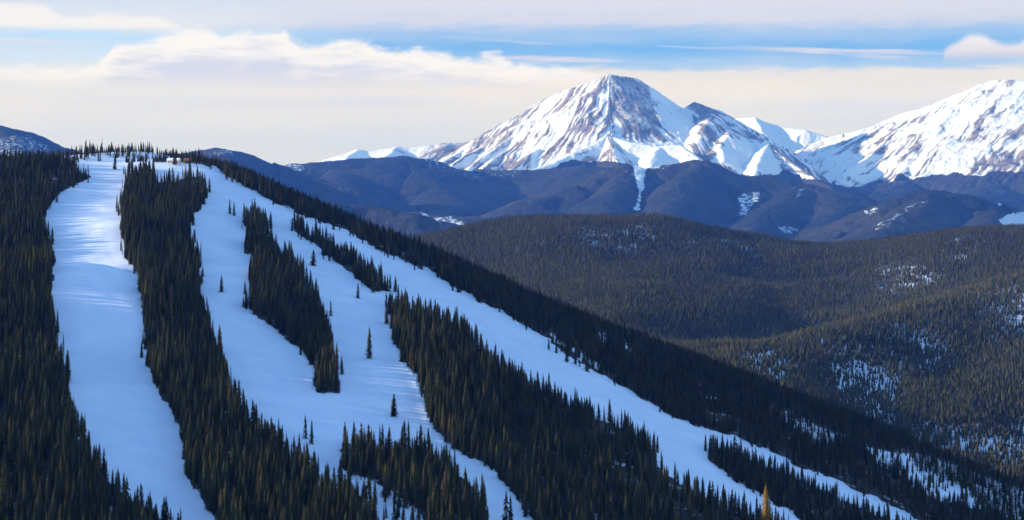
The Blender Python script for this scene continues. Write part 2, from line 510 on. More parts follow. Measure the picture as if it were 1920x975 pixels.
# stands of forest as ground areas
STANDS = {
    'gully': [(648, 884), (700, 906), (765, 948), (800, 992), (820, 1150), (720, 1150), (700, 945)],
    'crest': [(285, 296), (372, 299), (402, 304), (395, 311), (330, 305), (285, 303)],
    'summit': [(120, 280), (330, 280), (318, 297), (290, 294), (262, 295), (240, 296), (200, 294), (160, 295), (130, 300)],
    'left': [(-1200, 335), (-400, 318), (0, 304), (60, 300), (100, 303), (135, 303), (148, 318), (170, 330), (140, 345), (105, 370), (78, 408), (90, 450), (100, 490), (97, 560), (106, 650),
             (122, 712), (142, 770), (150, 830), (190, 880), (235, 935), (290, 968), (345, 1010), (345, 1600), (-1200, 1600)],
    'middle': [(236, 345), (240, 328), (262, 318), (285, 318), (300, 338), (330, 342), (360, 330), (382, 335), (384, 370), (372, 392), (358, 425), (358, 450), (372, 485), (374, 530), (371, 565), (385, 600), (405, 650), (424, 705), (438, 755),
               (470, 795), (505, 830), (545, 850), (570, 878), (600, 915), (640, 925), (672, 925), (690, 950), (720, 985), (760, 1040), (790, 1600), (430, 1600), (410, 985), (380, 935), (350, 885),
               (338, 815), (320, 772), (300, 735), (282, 695), (268, 600), (262, 530), (240, 490), (230, 450), (228, 400)],
    'island': [(466, 398), (484, 398), (498, 430), (515, 470), (545, 495), (575, 525), (598, 565), (614, 610), (624, 650), (628, 680), (640, 722), (638, 738), (592, 736), (590, 695), (570, 662), (530, 628),
               (500, 610), (470, 580), (461, 550), (465, 520), (476, 492), (464, 465), (462, 430)],
    'strip': [(547, 420), (575, 435), (610, 452), (650, 478), (690, 505), (715, 530), (738, 548), (712, 546), (690, 536), (640, 500), (600, 468), (560, 442)],
    'big': [(733, 575), (790, 583), (850, 610), (890, 648), (940, 692), (1040, 745), (1110, 778), (1180, 808), (1225, 843), (1240, 890), (1300, 915), (1350, 952), (1440, 985), (1490, 1025), (1500, 1600),
            (1060, 1600), (1008, 985), (962, 925), (925, 880), (890, 862), (850, 840), (815, 805), (800, 760), (780, 705), (745, 645), (731, 600)],
    'lower': [(637, 835), (680, 840), (770, 845), (830, 870), (880, 905), (900, 940), (915, 985), (925, 1600), (840, 1600), (800, 985), (765, 945), (700, 905), (655, 885), (640, 862)],
    'spur': [(1322, 846), (1345, 842), (1400, 858), (1450, 879), (1500, 901), (1560, 927), (1640, 961), (1700, 993), (1740, 1030), (1850, 1600), (1650, 1600), (1520, 992), (1480, 958), (1430, 928), (1380, 903), (1345, 878)],
    'ridge': [(372, 302), (400, 308), (420, 325), (460, 350), (510, 375), (560, 400), (640, 427), (700, 462), (760, 492), (800, 500), (830, 522), (870, 547), (950, 590), (1020, 632), (1090, 682), (1150, 712), (1200, 747), (1270, 782),
              (1330, 803), (1380, 817), (1430, 837), (1500, 872), (1560, 897), (1640, 932), (1720, 972), (1850, 1060), (2100, 1250), (2900, 1600), (2900, 600), (2100, 700), (1500, 500), (900, 250), (500, 280), (380, 285)],
}
THIN = [  # openings inside the stands: area, share of trees kept
    ([(640, 884), (700, 900), (775, 945), (810, 992), (830, 1160), (750, 1160), (690, 950)], 0.30),
    ([(285, 294), (405, 294), (405, 312), (285, 308)], 0.45),
    ([(120, 278), (330, 278), (330, 298), (120, 302)], 0.35), ([(1118, 622), (1135, 622), (1152, 640), (1140, 650), (1122, 640)], 0.1), ([(1165, 645), (1185, 640), (1188, 665), (1172, 668)], 0.3),
    ([(1315, 740), (1345, 738), (1350, 752), (1320, 752)], 0.3),
    ([(1448, 755), (1480, 765), (1530, 790), (1610, 822), (1560, 836), (1500, 812), (1455, 785)], 0.42),
    ([(1615, 828), (1700, 858), (1760, 895), (1820, 925), (1850, 965), (1760, 942), (1680, 892), (1630, 860)], 0.22),
    ([(1660, 835), (1780, 850), (1960, 900), (1990, 1000), (1830, 960), (1720, 885)], 0.45),
    ([(-50, 300), (170, 297), (172, 330), (100, 352), (-50, 350)], 0.75), ([(255, 300), (375, 300), (384, 358), (330, 372), (280, 362)], 0.55),
    ([(640, 905), (700, 915), (765, 965), (780, 1000), (730, 1000), (690, 950)], 0.35),
    ([(1120, 840), (1240, 850), (1340, 930), (1460, 1060), (1300, 1060), (1200, 960)], 0.62),
    ([(1500, 935), (1600, 950), (1700, 1010), (1600, 1010), (1500, 985)], 0.7),
    ([(640, 425), (700, 460), (800, 498), (870, 545), (880, 535), (800, 482), (700, 448), (640, 418)], 0.6),
    ([(1020, 630), (1100, 682), (1130, 700), (1140, 690), (1060, 640), (1030, 620)], 0.35),
    ([(1380, 815), (1560, 890), (1720, 968), (1730, 955), (1560, 878), (1390, 805)], 0.8),
]


def stand_mask(px, py, jit=1.0):
    jx = 9 * jit * fbm(px / 20, py / 20, 3, 51); jy = 7 * jit * fbm(px / 20, py / 20, 3, 57)
    m = np.zeros(np.shape(px), bool)
    for p in STANDS.values(): m |= inpoly(px + jx, py + jy, p)
    return m


beyond = SKI.skyline() > SKI.Z / SKI.Y + 0.001          # ground hidden behind the crest is wooded
back = (SKI.Y > 2000) & beyond
fl = stand_mask(SKI.PX, SKI.PY) | back
thin = np.ones(SKI.PX.shape)
jX = 14 * fbm(SKI.PX / 24, SKI.PY / 15, 3, 151); jY = 10 * fbm(SKI.PX / 24, SKI.PY / 15, 3, 157)
for poly, k in THIN: thin = np.where(inpoly(SKI.PX + jX, SKI.PY + jY, poly), np.minimum(thin, k), thin)
thin = blur(thin, 3)
floor = blur(np.where(fl, sstep(thin, 0.05, 0.8), 0.0), 1)
near_edge = blur(fl.astype(float), 10)
mog = np.clip(near_edge * 3, 0, 1) * (1 - fl) * sstep(SKI.PX, 440, 560)
slope_o = SKI.mesh('snowy_ski_slope', M_SLOPE, {'floor': floor, 'mogul': blur(mog, 2)})
tag(slope_o, 'snow-covered ski hill with groomed runs between dark forest stands', 'ski slope', kind='structure')

# ------------------------------------------------------------------ the wooded hill across the valley
CB = [
    (700, 470, 5000), (780, 459, 5000), (870, 439, 5000), (940, 421, 4950), (1010, 416, 4900), (1100, 417, 4900), (1250, 414, 4850), (1330, 433, 4850), (1420, 449, 4850), (1500, 464, 4850),
    (1560, 467, 4850), (1650, 461, 4850), (1740, 444, 4850), (1830, 433, 4850), (1900, 429, 4850), (2100, 436, 4850), (2400, 430, 4850),
    (900, 500, 4250), (1100, 500, 4150), (1300, 520, 4100), (1450, 540, 4150), (1600, 530, 4300), (1800, 480, 4400), (1250, 460, 4500),
    (1100, 600, 3400), (1200, 610, 3350), (1000, 600, 3500), (1350, 600, 3500), (1400, 672, 3200), (1500, 648, 3380), (1600, 622, 3560), (1700, 594, 3720), (1820, 566, 3850), (1920, 540, 3950), (1500, 590, 3750), (1600, 562, 3980), (1700, 545, 4120), (1820, 505, 4230), (1920, 484, 4330), (2050, 520, 3950),
    (2000, 490, 3700), (1920, 515, 3650), (1820, 540, 3550), (1700, 569, 3400), (1600, 600, 3250), (1500, 629, 3100), (1400, 655, 2980), (1340, 672, 2900),
    (1500, 720, 2750), (1600, 720, 2850), (1700, 660, 3050), (1800, 640, 3150), (1920, 620, 3250), (1650, 800, 2600), (1800, 780, 2700), (1920, 780, 2750), (1800, 900, 2450), (1920, 930, 2420), (2200, 700, 2900), (2200, 950, 2450),
    (1300, 720, 2700), (1400, 800, 2500), (1100, 680, 3000), (1000, 700, 3000),
]
bp_ = [w3(a, b, d * 1.25) for a, b, d in CB]
bp_ += [(-375, 7000, -650), (375, 7100, -620), (1125, 7100, -620), (2000, 7100, -620), (-900, 6200, -700), (-625, 4500, -750), (0, 3400, -700), (625, 2750, -740), (1500, 2500, -770), (3250, 6000, -525)]
fitB = tps_fit(np.array(bp_), 0.0004)


def h_mid(T):
    z = tps_eval(fitB, T.X, T.Y)
    z = z + 16 * fbm(T.X / 520 + 3.3, T.Y / 620, 2, 24) + 9 * fbm(T.X / 200, T.Y / 200, 3, 21) + 2.5 * fbm(T.X / 60, T.Y / 60, 2, 23)
    return np.clip(z, -790, 0)


MID = Terrain(300, 2700, 481, 2500, 7700, 300, h_mid)
MIDSNOW = [([(1075, 425), (1240, 428), (1250, 470), (1180, 478), (1090, 470)], 0.5), ([(1230, 440), (1420, 450), (1430, 480), (1300, 470)], 0.7),
           ([(1640, 505), (1760, 500), (1765, 535), (1700, 560), (1630, 548)], 0.42), ([(1770, 455), (1860, 440), (1880, 475), (1790, 490)], 0.5),
           ([(1375, 665), (1440, 655), (1500, 690), (1480, 712), (1400, 700)], 0.35), ([(1570, 690), (1650, 690), (1700, 760), (1650, 790), (1580, 760)], 0.38),
           ([(1480, 610), (1760, 600), (1780, 690), (1560, 720)], 0.72), ([(1840, 545), (1960, 520), (1960, 640), (1850, 630)], 0.55), ([(1700, 800), (1960, 790), (1960, 1000), (1760, 900)], 0.6)]


def midthin(px, py):
    t = np.ones(np.shape(px))
    jx = 16 * fbm(px / 30, py / 18, 3, 61); jy = 12 * fbm(px / 30, py / 18, 3, 67)
    for poly, k in MIDSNOW: t = np.where(inpoly(px + jx, py + jy, poly), np.minimum(t, k), t)
    return t


tB = blur(midthin(MID.PX, MID.PY), 10)
mid_o = MID.mesh('forested_hill', M_SLOPE, {'floor': blur(np.where(tB < 0.99, 0.45 * tB, 1.0), 1), 'mogul': 0 * tB})
tag(mid_o, 'long wooded hill across the valley with thin snowy clearings', 'hill', kind='structure')


# ------------------------------------------------------------------ far ridges, peaks
def px_paint(T, polys, jx=10, jy=8, sc_=22, seed=0):
    x = T.PX + jx * fbm(T.PX / sc_, T.PY / sc_, 3, 71 + seed); y = T.PY + jy * fbm(T.PX / sc_, T.PY / sc_, 3, 77 + seed)
    v = np.zeros(T.PX.shape)
    for poly, k in polys: v = np.where(inpoly(x, y, poly), np.maximum(v, k), v)
    return blur(v, 3)


FAR = 2.0


def foothill(name, label, px0, px1, nc, d0, d1, nr, ridges, snow, amp=22, floor_z=-497, sc_=420):
    def hf(T):
        h, s, d = skeleton(T, ridges)
        h = blur(h, 2)
        w = sstep(d, 0, 250)
        h = h + amp * (fbm(T.X / sc_, T.Y / sc_, 4, 33) * (0.15 + w)) - amp * 1.2 * w * ridged((s + 90 * fbm(T.X / 300, T.Y / 300, 2, 45)) / 280, d / 900, 3, 41) + 7 * fbm(T.X / 70, T.Y / 70, 3, 43) + 6 * (vnoise(T.X / 26, T.Y / 26, 47) - .5)
        return np.maximum(h, floor_z)
    T = Terrain(px0, px1, nc, d0, d1, nr, hf, FAR)
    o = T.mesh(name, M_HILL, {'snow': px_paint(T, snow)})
    tag(o, label, 'hill', kind='structure')
    return T


foothill('far_hill', 'blue wooded hill with frosted slope left of the ski summit', -700, 640, 340, 6800, 9800, 140,
         [([(-600, 240, 8600), (-150, 222, 8700), (0, 235, 8700), (40, 244, 8700), (90, 264, 8700), (140, 282, 8600), (210, 296, 8600), (300, 296, 8600), (370, 284, 8700), (410, 277, 8700), (450, 285, 8700), (500, 302, 8700), (540, 316, 8600), (640, 350, 8300)], 0.42, 60),
          ([(0, 235, 8700), (60, 300, 7800)], 0.4, 60), ([(410, 277, 8700), (440, 330, 7900)], 0.4, 60)],
         [([(-300, 262), (60, 252), (100, 275), (60, 296), (-300, 300)], 0.42), ([(390, 281), (430, 281), (440, 292), (395, 292)], 0.45)])
foothill('far_ridge', 'long blue forested ridge at the foot of the main peak', 440, 2300, 520, 8200, 12500, 220,
         [([(470, 345, 9200), (500, 325, 9500), (525, 311, 9700), (560, 306, 9800), (620, 302, 9900), (700, 296, 10000), (760, 292, 10100), (800, 298, 10200), (880, 318, 10300), (1000, 318, 10300), (1100, 312, 10200), (1180, 315, 10150),
            (1300, 318, 10200), (1400, 338, 10200), (1500, 350, 10200), (1570, 352, 10400), (1620, 350, 10700), (1700, 334, 11000), (1800, 330, 11100), (1930, 322, 11200), (2200, 310, 11300)], 0.36, 160),
          ([(760, 292, 10100), (800, 340, 9500), (860, 385, 8900)], 0.36, 120), ([(620, 302, 9900), (650, 350, 9200)], 0.36, 120), ([(1700, 334, 11000), (1640, 365, 10300), (1600, 400, 9500)], 0.34, 120),
          ([(1930, 322, 11200), (1850, 350, 10500), (1780, 380, 9800)], 0.34, 120)],
         [([(522, 308), (560, 305), (575, 318), (545, 335), (525, 350), (512, 330)], 0.48), ([(780, 290), (830, 300), (900, 316), (1000, 313), (1000, 326), (880, 337), (800, 320)], 0.36), ([(1560, 345), (1640, 338), (1720, 328), (1930, 318), (1930, 330), (1720, 342), (1640, 352)], 0.34), ([(1890, 322), (1960, 318), (1960, 330), (1895, 333)], 0.5)], floor_z=-497)
foothill('middle_ridge', 'blue forested spur with a narrow snow gully', 700, 1800, 420, 6600, 9700, 190,
         [([(840, 430, 7600), (900, 412, 7900), (955, 402, 8100), (1011, 372, 8300), (1074, 347, 8500), (1123, 333, 8600), (1178, 309, 8800), (1206, 318, 8800), (1260, 308, 8850), (1310, 300, 8900), (1380, 328, 8800), (1450, 332, 8800), (1500, 345, 8700), (1560, 356, 8600), (1680, 400, 8200)], 0.40, 110),
          ([(1178, 309, 8800), (1150, 360, 8200), (1120, 410, 7600)], 0.42, 80), ([(1310, 300, 8900), (1270, 350, 8300), (1240, 400, 7700)], 0.42, 80), ([(1500, 345, 8700), (1450, 385, 8100), (1400, 430, 7500)], 0.42, 80),
          ([(1560, 356, 8600), (1560, 400, 8000), (1540, 450, 7300)], 0.4, 80)],
         [([(1183, 312), (1216, 312), (1211, 345), (1205, 370), (1197, 392), (1189, 392), (1195, 362), (1187, 340)], 0.75), ([(1180, 300), (1225, 300), (1240, 312), (1200, 326)], 0.55),
          ([(1050, 318), (1123, 322), (1178, 302), (1310, 296), (1325, 312), (1250, 322), (1190, 330), (1090, 345)], 0.30), ([(1385, 365), (1425, 350), (1428, 365), (1405, 405), (1378, 402)], 0.52), ([(988, 345), (1010, 345), (1010, 362), (990, 362)], 0.5), ([(1458, 425), (1500, 425), (1502, 437), (1462, 438)], 0.5),
          ([(1495, 352), (1510, 350), (1495, 375), (1488, 372)], 0.5), ([(1130, 384), (1180, 384), (1185, 398), (1140, 398)], 0.3)])
foothill('right_ridge', 'purple-brown wooded hill with a strip of snow down its flank', 1300, 2400, 380, 5900, 8600, 160,
         [([(1420, 500, 6700), (1500, 462, 6900), (1580, 430, 7000), (1620, 408, 7100), (1660, 380, 7200), (1700, 366, 7300), (1750, 356, 7400), (1800, 362, 7400), (1860, 380, 7400), (1930, 400, 7300), (2100, 420, 7300)], 0.42, 70),
          ([(1750, 356, 7400), (1700, 400, 6900), (1640, 440, 6400)], 0.42, 60), ([(1860, 380, 7400), (1840, 420, 6800)], 0.42, 60)],
         [([(1632, 428), (1650, 420), (1695, 390), (1735, 366), (1745, 362), (1738, 372), (1700, 400), (1660, 428), (1635, 434)], 0.42), ([(1618, 388), (1650, 388), (1650, 404), (1622, 404)], 0.52),
          ([(1868, 370), (1898, 368), (1892, 380), (1872, 390)], 0.62), ([(1870, 408), (1960, 385), (1960, 440), (1900, 432)], 0.8)])
foothill('left_spur', 'dark blue wooded spur beyond the ski hill crest', 380, 1120, 260, 5000, 7300, 130,
         [([(420, 400, 6200), (500, 380, 6300), (560, 371, 6400), (620, 375, 6400), (680, 385, 6400), (760, 399, 6300), (800, 410, 6300), (860, 432, 6200), (920, 460, 6100), (1050, 500, 6000)], 0.40, 80)],
         [])
foothill('valley_ridge', 'low blue ridge with a bright snow bank', 600, 1250, 240, 6500, 8600, 110,
         [([(640, 408, 7200), (720, 392, 7400), (780, 398, 7400), (850, 406, 7300), (900, 408, 7300), (1000, 425, 7200), (1150, 470, 7000)], 0.4, 60)],
         [([(782, 398), (800, 404), (850, 408), (888, 412), (892, 424), (850, 424), (815, 416), (788, 406)], 0.55)])


def mountain(name, label, px0, px1, nc, d0, d1, nr, ridges, snowfn, forest, amp=1.0, floor_z=-497, fall=(-.4, -.92), fall2=None, streak=1.0):
    def hf(T):
        h, s, d = skeleton(T, ridges)
        h = blur(h, 1)
        w = sstep(d, 0, 260)
        wx = 60 * fbm(T.X / 300, T.Y / 300, 3, 5); wy = 60 * fbm(T.X / 300, T.Y / 300, 3, 6)
        T.g = ridged((s + wx) / 105, (d + wy) / 900, 3, 13)
        T.g2 = ridged((s + wx) / 46, (d + wy) / 700, 2, 19)
        T.g3 = ridged((s * .8 + .5 * wx + T.X * .3) / 20, (d + wy) / 330, 2, 39)
        T.f = fbm(T.X / 160, T.Y / 160, 5, 29)
        q = -fall[1] * T.X + fall[0] * T.Y; al = fall[0] * T.X + fall[1] * T.Y
        if fall2:
            k2 = sstep(T.PX, fall2[2] - 6, fall2[2] + 6)
            q = q * (1 - k2) + k2 * (-fall2[1] * T.X + fall2[0] * T.Y)
        q = q + .95 * wx + 9 * fbm(T.X / 45, T.Y / 45, 2, 61)
        dm = streak - (.55 * k2 if fall2 else 0)
        T.r1 = ridged(q / 110, al / 620, 3, 63); T.r2 = ridged(q / 40, al / 400, 2, 65); T.r3 = vnoise(q / 13, al / 140, 67)
        h = h + amp * (w * dm * (16 * (T.g - 0.75) + 26 * (T.r1 - .6) + 13 * (T.r2 - .6) + 4 * (T.r3 - .5)) + 15 * T.f * (0.12 + w) + 4 * fbm(T.X / 30, T.Y / 30, 2, 31))
        T.w = w
        return np.maximum(h, floor_z)
    T = Terrain(px0, px1, nc, d0, d1, nr, hf, FAR)
    gy, gx = np.gradient(T.Z)
    o = T.mesh(name, M_PEAK, {'snow': blur(snowfn(T), 0), 'forest': px_paint(T, forest, 16, 12, 26)})
    tag(o, label, 'mountain', kind='structure')
    return T


def snow_main(T):
    sn = 0.52 - 1.0 * (T.r1 - 0.62) - 1.3 * (T.r2 - 0.62) - 1.0 * (T.r3 - .5) + 0.45 * T.f
    x, y = T.PX, T.PY
    jx = 9 * fbm(x / 14, y / 14, 3, 91); jy = 9 * fbm(x / 14, y / 14, 3, 93)
    x = x + jx; y = y + jy

    def add(poly, v):
        nonlocal sn
        sn = sn + blur(np.where(inpoly(x, y, poly), v, 0.0), 12)
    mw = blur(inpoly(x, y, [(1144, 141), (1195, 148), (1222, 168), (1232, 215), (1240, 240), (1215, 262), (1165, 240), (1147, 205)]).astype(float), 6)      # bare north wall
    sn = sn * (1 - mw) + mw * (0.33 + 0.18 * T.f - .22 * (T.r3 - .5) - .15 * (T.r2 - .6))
    add([(1222, 160), (1283, 203), (1300, 215), (1300, 268), (1262, 262), (1240, 225)], 0.6)
    add([(1160, 240), (1225, 245), (1255, 262), (1245, 270), (1180, 262), (1150, 250)], -0.5)
    add([(1284, 200), (1302, 190), (1345, 205), (1352, 222), (1300, 224)], -0.5)
    add([(1290, 226), (1345, 226), (1350, 262), (1300, 262)], 0.15)
    add([(1300, 232), (1330, 226), (1352, 236), (1350, 256), (1320, 262)], -0.35)
    add([(1160, 268), (1275, 272), (1305, 300), (1240, 330), (1190, 310)], 0.7)
    add([(1370, 262), (1440, 268), (1462, 320), (1390, 326), (1330, 300)], 0.7)
    add([(785, 290), (860, 280), (905, 290), (880, 322), (800, 322)], 0.15)
    add([(830, 330), (960, 320), (1060, 280), (1120, 255), (1130, 275), (1000, 340), (860, 342)], 0.35)
    add([(1060, 200), (1130, 200), (1140, 240), (1080, 262), (1050, 230)], -0.12)
    return np.clip(sn, 0, 1)


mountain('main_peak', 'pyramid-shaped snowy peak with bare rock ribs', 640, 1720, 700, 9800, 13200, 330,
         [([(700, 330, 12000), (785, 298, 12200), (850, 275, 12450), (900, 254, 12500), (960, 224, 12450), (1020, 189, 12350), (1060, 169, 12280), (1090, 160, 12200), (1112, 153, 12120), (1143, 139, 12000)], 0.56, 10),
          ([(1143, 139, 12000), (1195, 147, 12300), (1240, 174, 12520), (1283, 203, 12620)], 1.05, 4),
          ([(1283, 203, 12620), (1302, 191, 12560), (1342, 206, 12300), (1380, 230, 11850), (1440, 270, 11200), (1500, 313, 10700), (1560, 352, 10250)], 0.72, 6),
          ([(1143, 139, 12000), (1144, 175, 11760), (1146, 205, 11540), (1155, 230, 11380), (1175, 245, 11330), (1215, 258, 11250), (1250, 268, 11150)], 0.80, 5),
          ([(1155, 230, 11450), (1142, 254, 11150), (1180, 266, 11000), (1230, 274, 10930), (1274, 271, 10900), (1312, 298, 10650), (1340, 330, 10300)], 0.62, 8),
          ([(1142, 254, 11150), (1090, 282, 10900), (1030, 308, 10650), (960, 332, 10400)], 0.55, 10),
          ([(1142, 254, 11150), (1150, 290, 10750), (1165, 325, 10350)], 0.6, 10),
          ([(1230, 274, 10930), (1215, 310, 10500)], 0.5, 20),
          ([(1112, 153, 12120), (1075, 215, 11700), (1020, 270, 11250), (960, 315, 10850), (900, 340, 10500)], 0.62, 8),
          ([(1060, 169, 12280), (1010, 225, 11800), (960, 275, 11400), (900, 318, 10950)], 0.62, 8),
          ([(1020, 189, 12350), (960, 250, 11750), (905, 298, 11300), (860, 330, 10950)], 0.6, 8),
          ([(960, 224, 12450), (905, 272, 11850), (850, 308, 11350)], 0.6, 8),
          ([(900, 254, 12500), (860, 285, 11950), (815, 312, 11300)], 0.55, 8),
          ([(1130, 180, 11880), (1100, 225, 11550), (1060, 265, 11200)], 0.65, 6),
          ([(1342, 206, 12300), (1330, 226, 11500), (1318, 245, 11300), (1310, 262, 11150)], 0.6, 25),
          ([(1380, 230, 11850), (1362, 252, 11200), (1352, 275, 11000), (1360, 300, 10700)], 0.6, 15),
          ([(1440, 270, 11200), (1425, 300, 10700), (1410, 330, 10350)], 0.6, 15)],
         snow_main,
         [([(600, 360), (790, 302), (830, 328), (880, 345), (950, 338), (1010, 325), (1060, 305), (1100, 300), (1150, 300), (1190, 320), (1215, 335), (1250, 325), (1310, 302), (1335, 312), (1390, 330), (1450, 330), (1470, 318), (1560, 352), (1600, 400), (600, 420)], 1.0)], fall2=(.3, -.95, 1146))


def snow_right(T):
    sn = 0.72 + 0.16 * sstep(T.PY, 270, 190) - 0.8 * (T.r1 - 0.62) - 1.2 * (T.r2 - 0.62) - 0.8 * (T.r3 - .5) + 0.55 * T.f
    x = T.PX + 9 * fbm(T.PX / 14, T.PY / 14, 3, 95); y = T.PY + 7 * fbm(T.PX / 14, T.PY / 14, 3, 97)

    def add(poly, v):
        nonlocal sn
        sn = sn + blur(np.where(inpoly(x, y, poly), v, 0.0), 12)
    add([(1560, 268), (1640, 250), (1700, 228), (1740, 222), (1690, 250), (1600, 285), (1540, 290)], -0.22)
    add([(1620, 300), (1665, 265), (1730, 232), (1735, 246), (1690, 290), (1640, 322), (1590, 330)], -0.25)
    add([(1780, 300), (1960, 270), (1960, 326), (1780, 330)], -0.22)
    add([(1545, 290), (1620, 292), (1600, 335), (1560, 340)], 0.3)
    return np.clip(sn, 0, 1)


mountain('right_massif', 'broad snow-covered massif rising at the far side of the pass', 1380, 2500, 620, 10200, 13600, 300,
         [([(1440, 322, 12500), (1490, 289, 12850), (1530, 269, 13000), (1562, 256, 13050), (1600, 247, 13050), (1640, 235, 13000), (1700, 210, 12850), (1760, 196, 12700), (1810, 178, 12550), (1857, 151, 12400), (1892, 149, 12250), (1925, 153, 12150), (2000, 175, 11950), (2120, 215, 11650), (2400, 300, 11300)], 0.43, 12),
          ([(1760, 196, 12700), (1710, 236, 12150), (1655, 272, 11700), (1600, 312, 11300), (1570, 345, 10900)], 0.62, 8),
          ([(1857, 151, 12400), (1815, 205, 12050), (1770, 255, 11750), (1715, 300, 11300), (1680, 335, 10900)], 0.60, 8),
          ([(1892, 149, 12250), (1868, 205, 11900), (1830, 265, 11600), (1790, 320, 11050)], 0.60, 8),
          ([(1925, 153, 12150), (1930, 215, 11800), (1905, 270, 11550), (1870, 322, 11050)], 0.60, 8),
          ([(2000, 175, 11950), (1995, 240, 11500), (1975, 300, 11300)], 0.60, 8),
          ([(1640, 235, 13000), (1600, 262, 12550), (1560, 290, 12100)], 0.5, 30),
          ([(1810, 178, 12550), (1770, 222, 12200), (1735, 255, 11900)], 0.6, 8)],
         snow_right,
         [([(1400, 400), (1560, 345), (1610, 352), (1650, 335), (1720, 330), (1800, 328), (1900, 322), (2000, 320), (2500, 330), (2500, 420), (1400, 420)], 1.0)], fall=(-.61, -.79), streak=.75)

mountain('distant_peak', 'small snowy summit peeking over the pass between both mountains', 1250, 1720, 240, 13800, 16800, 110,
         [([(1280, 270, 16100), (1345, 235, 16000), (1385, 221, 15900), (1412, 219, 15800), (1440, 230, 15600), (1480, 239, 15400), (1510, 243, 15200), (1545, 254, 15100), (1640, 290, 15000)], 0.45, 20),
          ([(1412, 219, 15600), (1430, 250, 15000), (1460, 280, 14400)], 0.5, 15), ([(1510, 243, 15600), (1490, 265, 15000), (1470, 290, 14500)], 0.55, 10)],
         lambda T: np.clip(1.0 - 0.9 * (T.g - 0.72) + 0.2 * T.f, 0, 1), [([(1, 1), (2, 1), (2, 2)], 1)], 0.8)
mountain('distant_range', 'low far range of snow-streaked summits on the horizon', 520, 960, 260, 14200, 17500, 110,
         [([(560, 318, 15600), (590, 304, 15800), (640, 290, 15900), (668, 280, 16000), (690, 284, 16000), (720, 279, 16000), (745, 274, 16000), (770, 277, 16000), (800, 272, 16000), (845, 267, 16000), (900, 268, 16000)], 0.5, 30),
          ([(668, 280, 16000), (640, 305, 15400)], 0.5, 15), ([(745, 274, 16000), (715, 300, 15300)], 0.5, 15), ([(845, 267, 16000), (800, 295, 15200)], 0.45, 30)],
         lambda T: np.clip(0.62 - 0.9 * (T.g - 0.72) + 0.3 * T.f - 0.5 * sstep(T.PX, 760, 800), 0, 1), [([(1, 1), (2, 1), (2, 2)], 1)], 0.8)

# valley floor and the hill the viewer stands on
R_ = 38000
ang = np.linspace(0, 2 * math.pi, 97)[:-1]
rr = np.concatenate([[30], np.geomspace(300, R_, 40)])
gco = np.array([(r * math.cos(a), r * math.sin(a), -1000 + 8 * math.sin(a * 5 + r / 900)) for r in rr for a in ang])
nA = len(ang)
gf = np.array([(i * nA + j, i * nA + (j + 1) % nA, (i + 1) * nA + (j + 1) % nA, (i + 1) * nA + j) for i in range(len(rr) - 1) for j in range(nA)])
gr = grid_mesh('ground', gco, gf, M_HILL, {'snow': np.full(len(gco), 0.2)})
tag(gr, 'valley floor under the hills', 'ground', kind='structure')
rr2 = np.concatenate([[0.5], np.geomspace(4, 620, 36)])
vco = np.array([(r * math.cos(a), r * math.sin(a) - 30, -7 - 1.05 * max(0, r - 4) * (0.75 + 0.2 * math.sin(a * 3)) if r < 620 else -1020) for r in rr2 for a in ang])
vf = np.array([(i * nA + j, i * nA + (j + 1) % nA, (i + 1) * nA + (j + 1) % nA, (i + 1) * nA + j) for i in range(len(rr2) - 1) for j in range(nA)])
vh = grid_mesh('viewpoint_hill', vco, vf, M_SLOPE, {'floor': np.zeros(len(vco)), 'mogul': np.ones(len(vco))})
tag(vh, 'snowy knoll the view is taken from', 'hill', kind='structure')


# ------------------------------------------------------------------ conifers
def crown_mesh(name, seed, H=16.0, R=1.9, tiers=17, seg=8, mat=None, sparse=0.0, flat=0.85):
    r_ = random.Random(seed)
    co = []; fa = []
    z0 = 0.05 * H
    lean = (r_.uniform(-.02, .02), r_.uniform(-.02, .02))
    for i in range(tiers):
        t = i / (tiers - 1)
        z = z0 + (H * 0.96 - z0) * t ** 0.95
        th = (H - z0) / tiers
        r = R * ((1 - t) ** flat) * r_.uniform(0.82, 1.12) + 0.10
        if t < 0.12: r *= 0.8
        off = r_.uniform(0, 6.28)
        for k in range(seg):
            if r_.random() < sparse: continue
            a = off + 6.283 * k / seg + r_.uniform(-.22, .22)
            rk = r * r_.uniform(0.62, 1.22)
            da = 3.1416 / seg * r_.uniform(0.75, 1.15)
            dz = th * r_.uniform(-.5, .5)
            b = len(co)
            lx, ly = lean[0] * z, lean[1] * z
            co += [(lx, ly, z + th * 1.35 + dz * .3), (lx + .62 * rk * math.cos(a - da), ly + .62 * rk * math.sin(a - da), z + dz - .10 * rk),
                   (lx + rk * math.cos(a), ly + rk * math.sin(a), z + dz - .30 * rk - .12), (lx + .62 * rk * math.cos(a + da), ly + .62 * rk * math.sin(a + da), z + dz - .10 * rk)]
            fa += [(b, b + 1, b + 2), (b, b + 2, b + 3)]
    b = len(co)
    for k in range(5): co.append((lean[0] * H + .11 * math.cos(k * 1.2566), lean[1] * H + .11 * math.sin(k * 1.2566), H * .93))
    co.append((lean[0] * H, lean[1] * H, H))
    for k in range(5): fa.append((b + k, b + (k + 1) % 5, b + 5))
    return grid_mesh(name, np.array(co), np.array(fa), mat, smooth=False, link=False).data


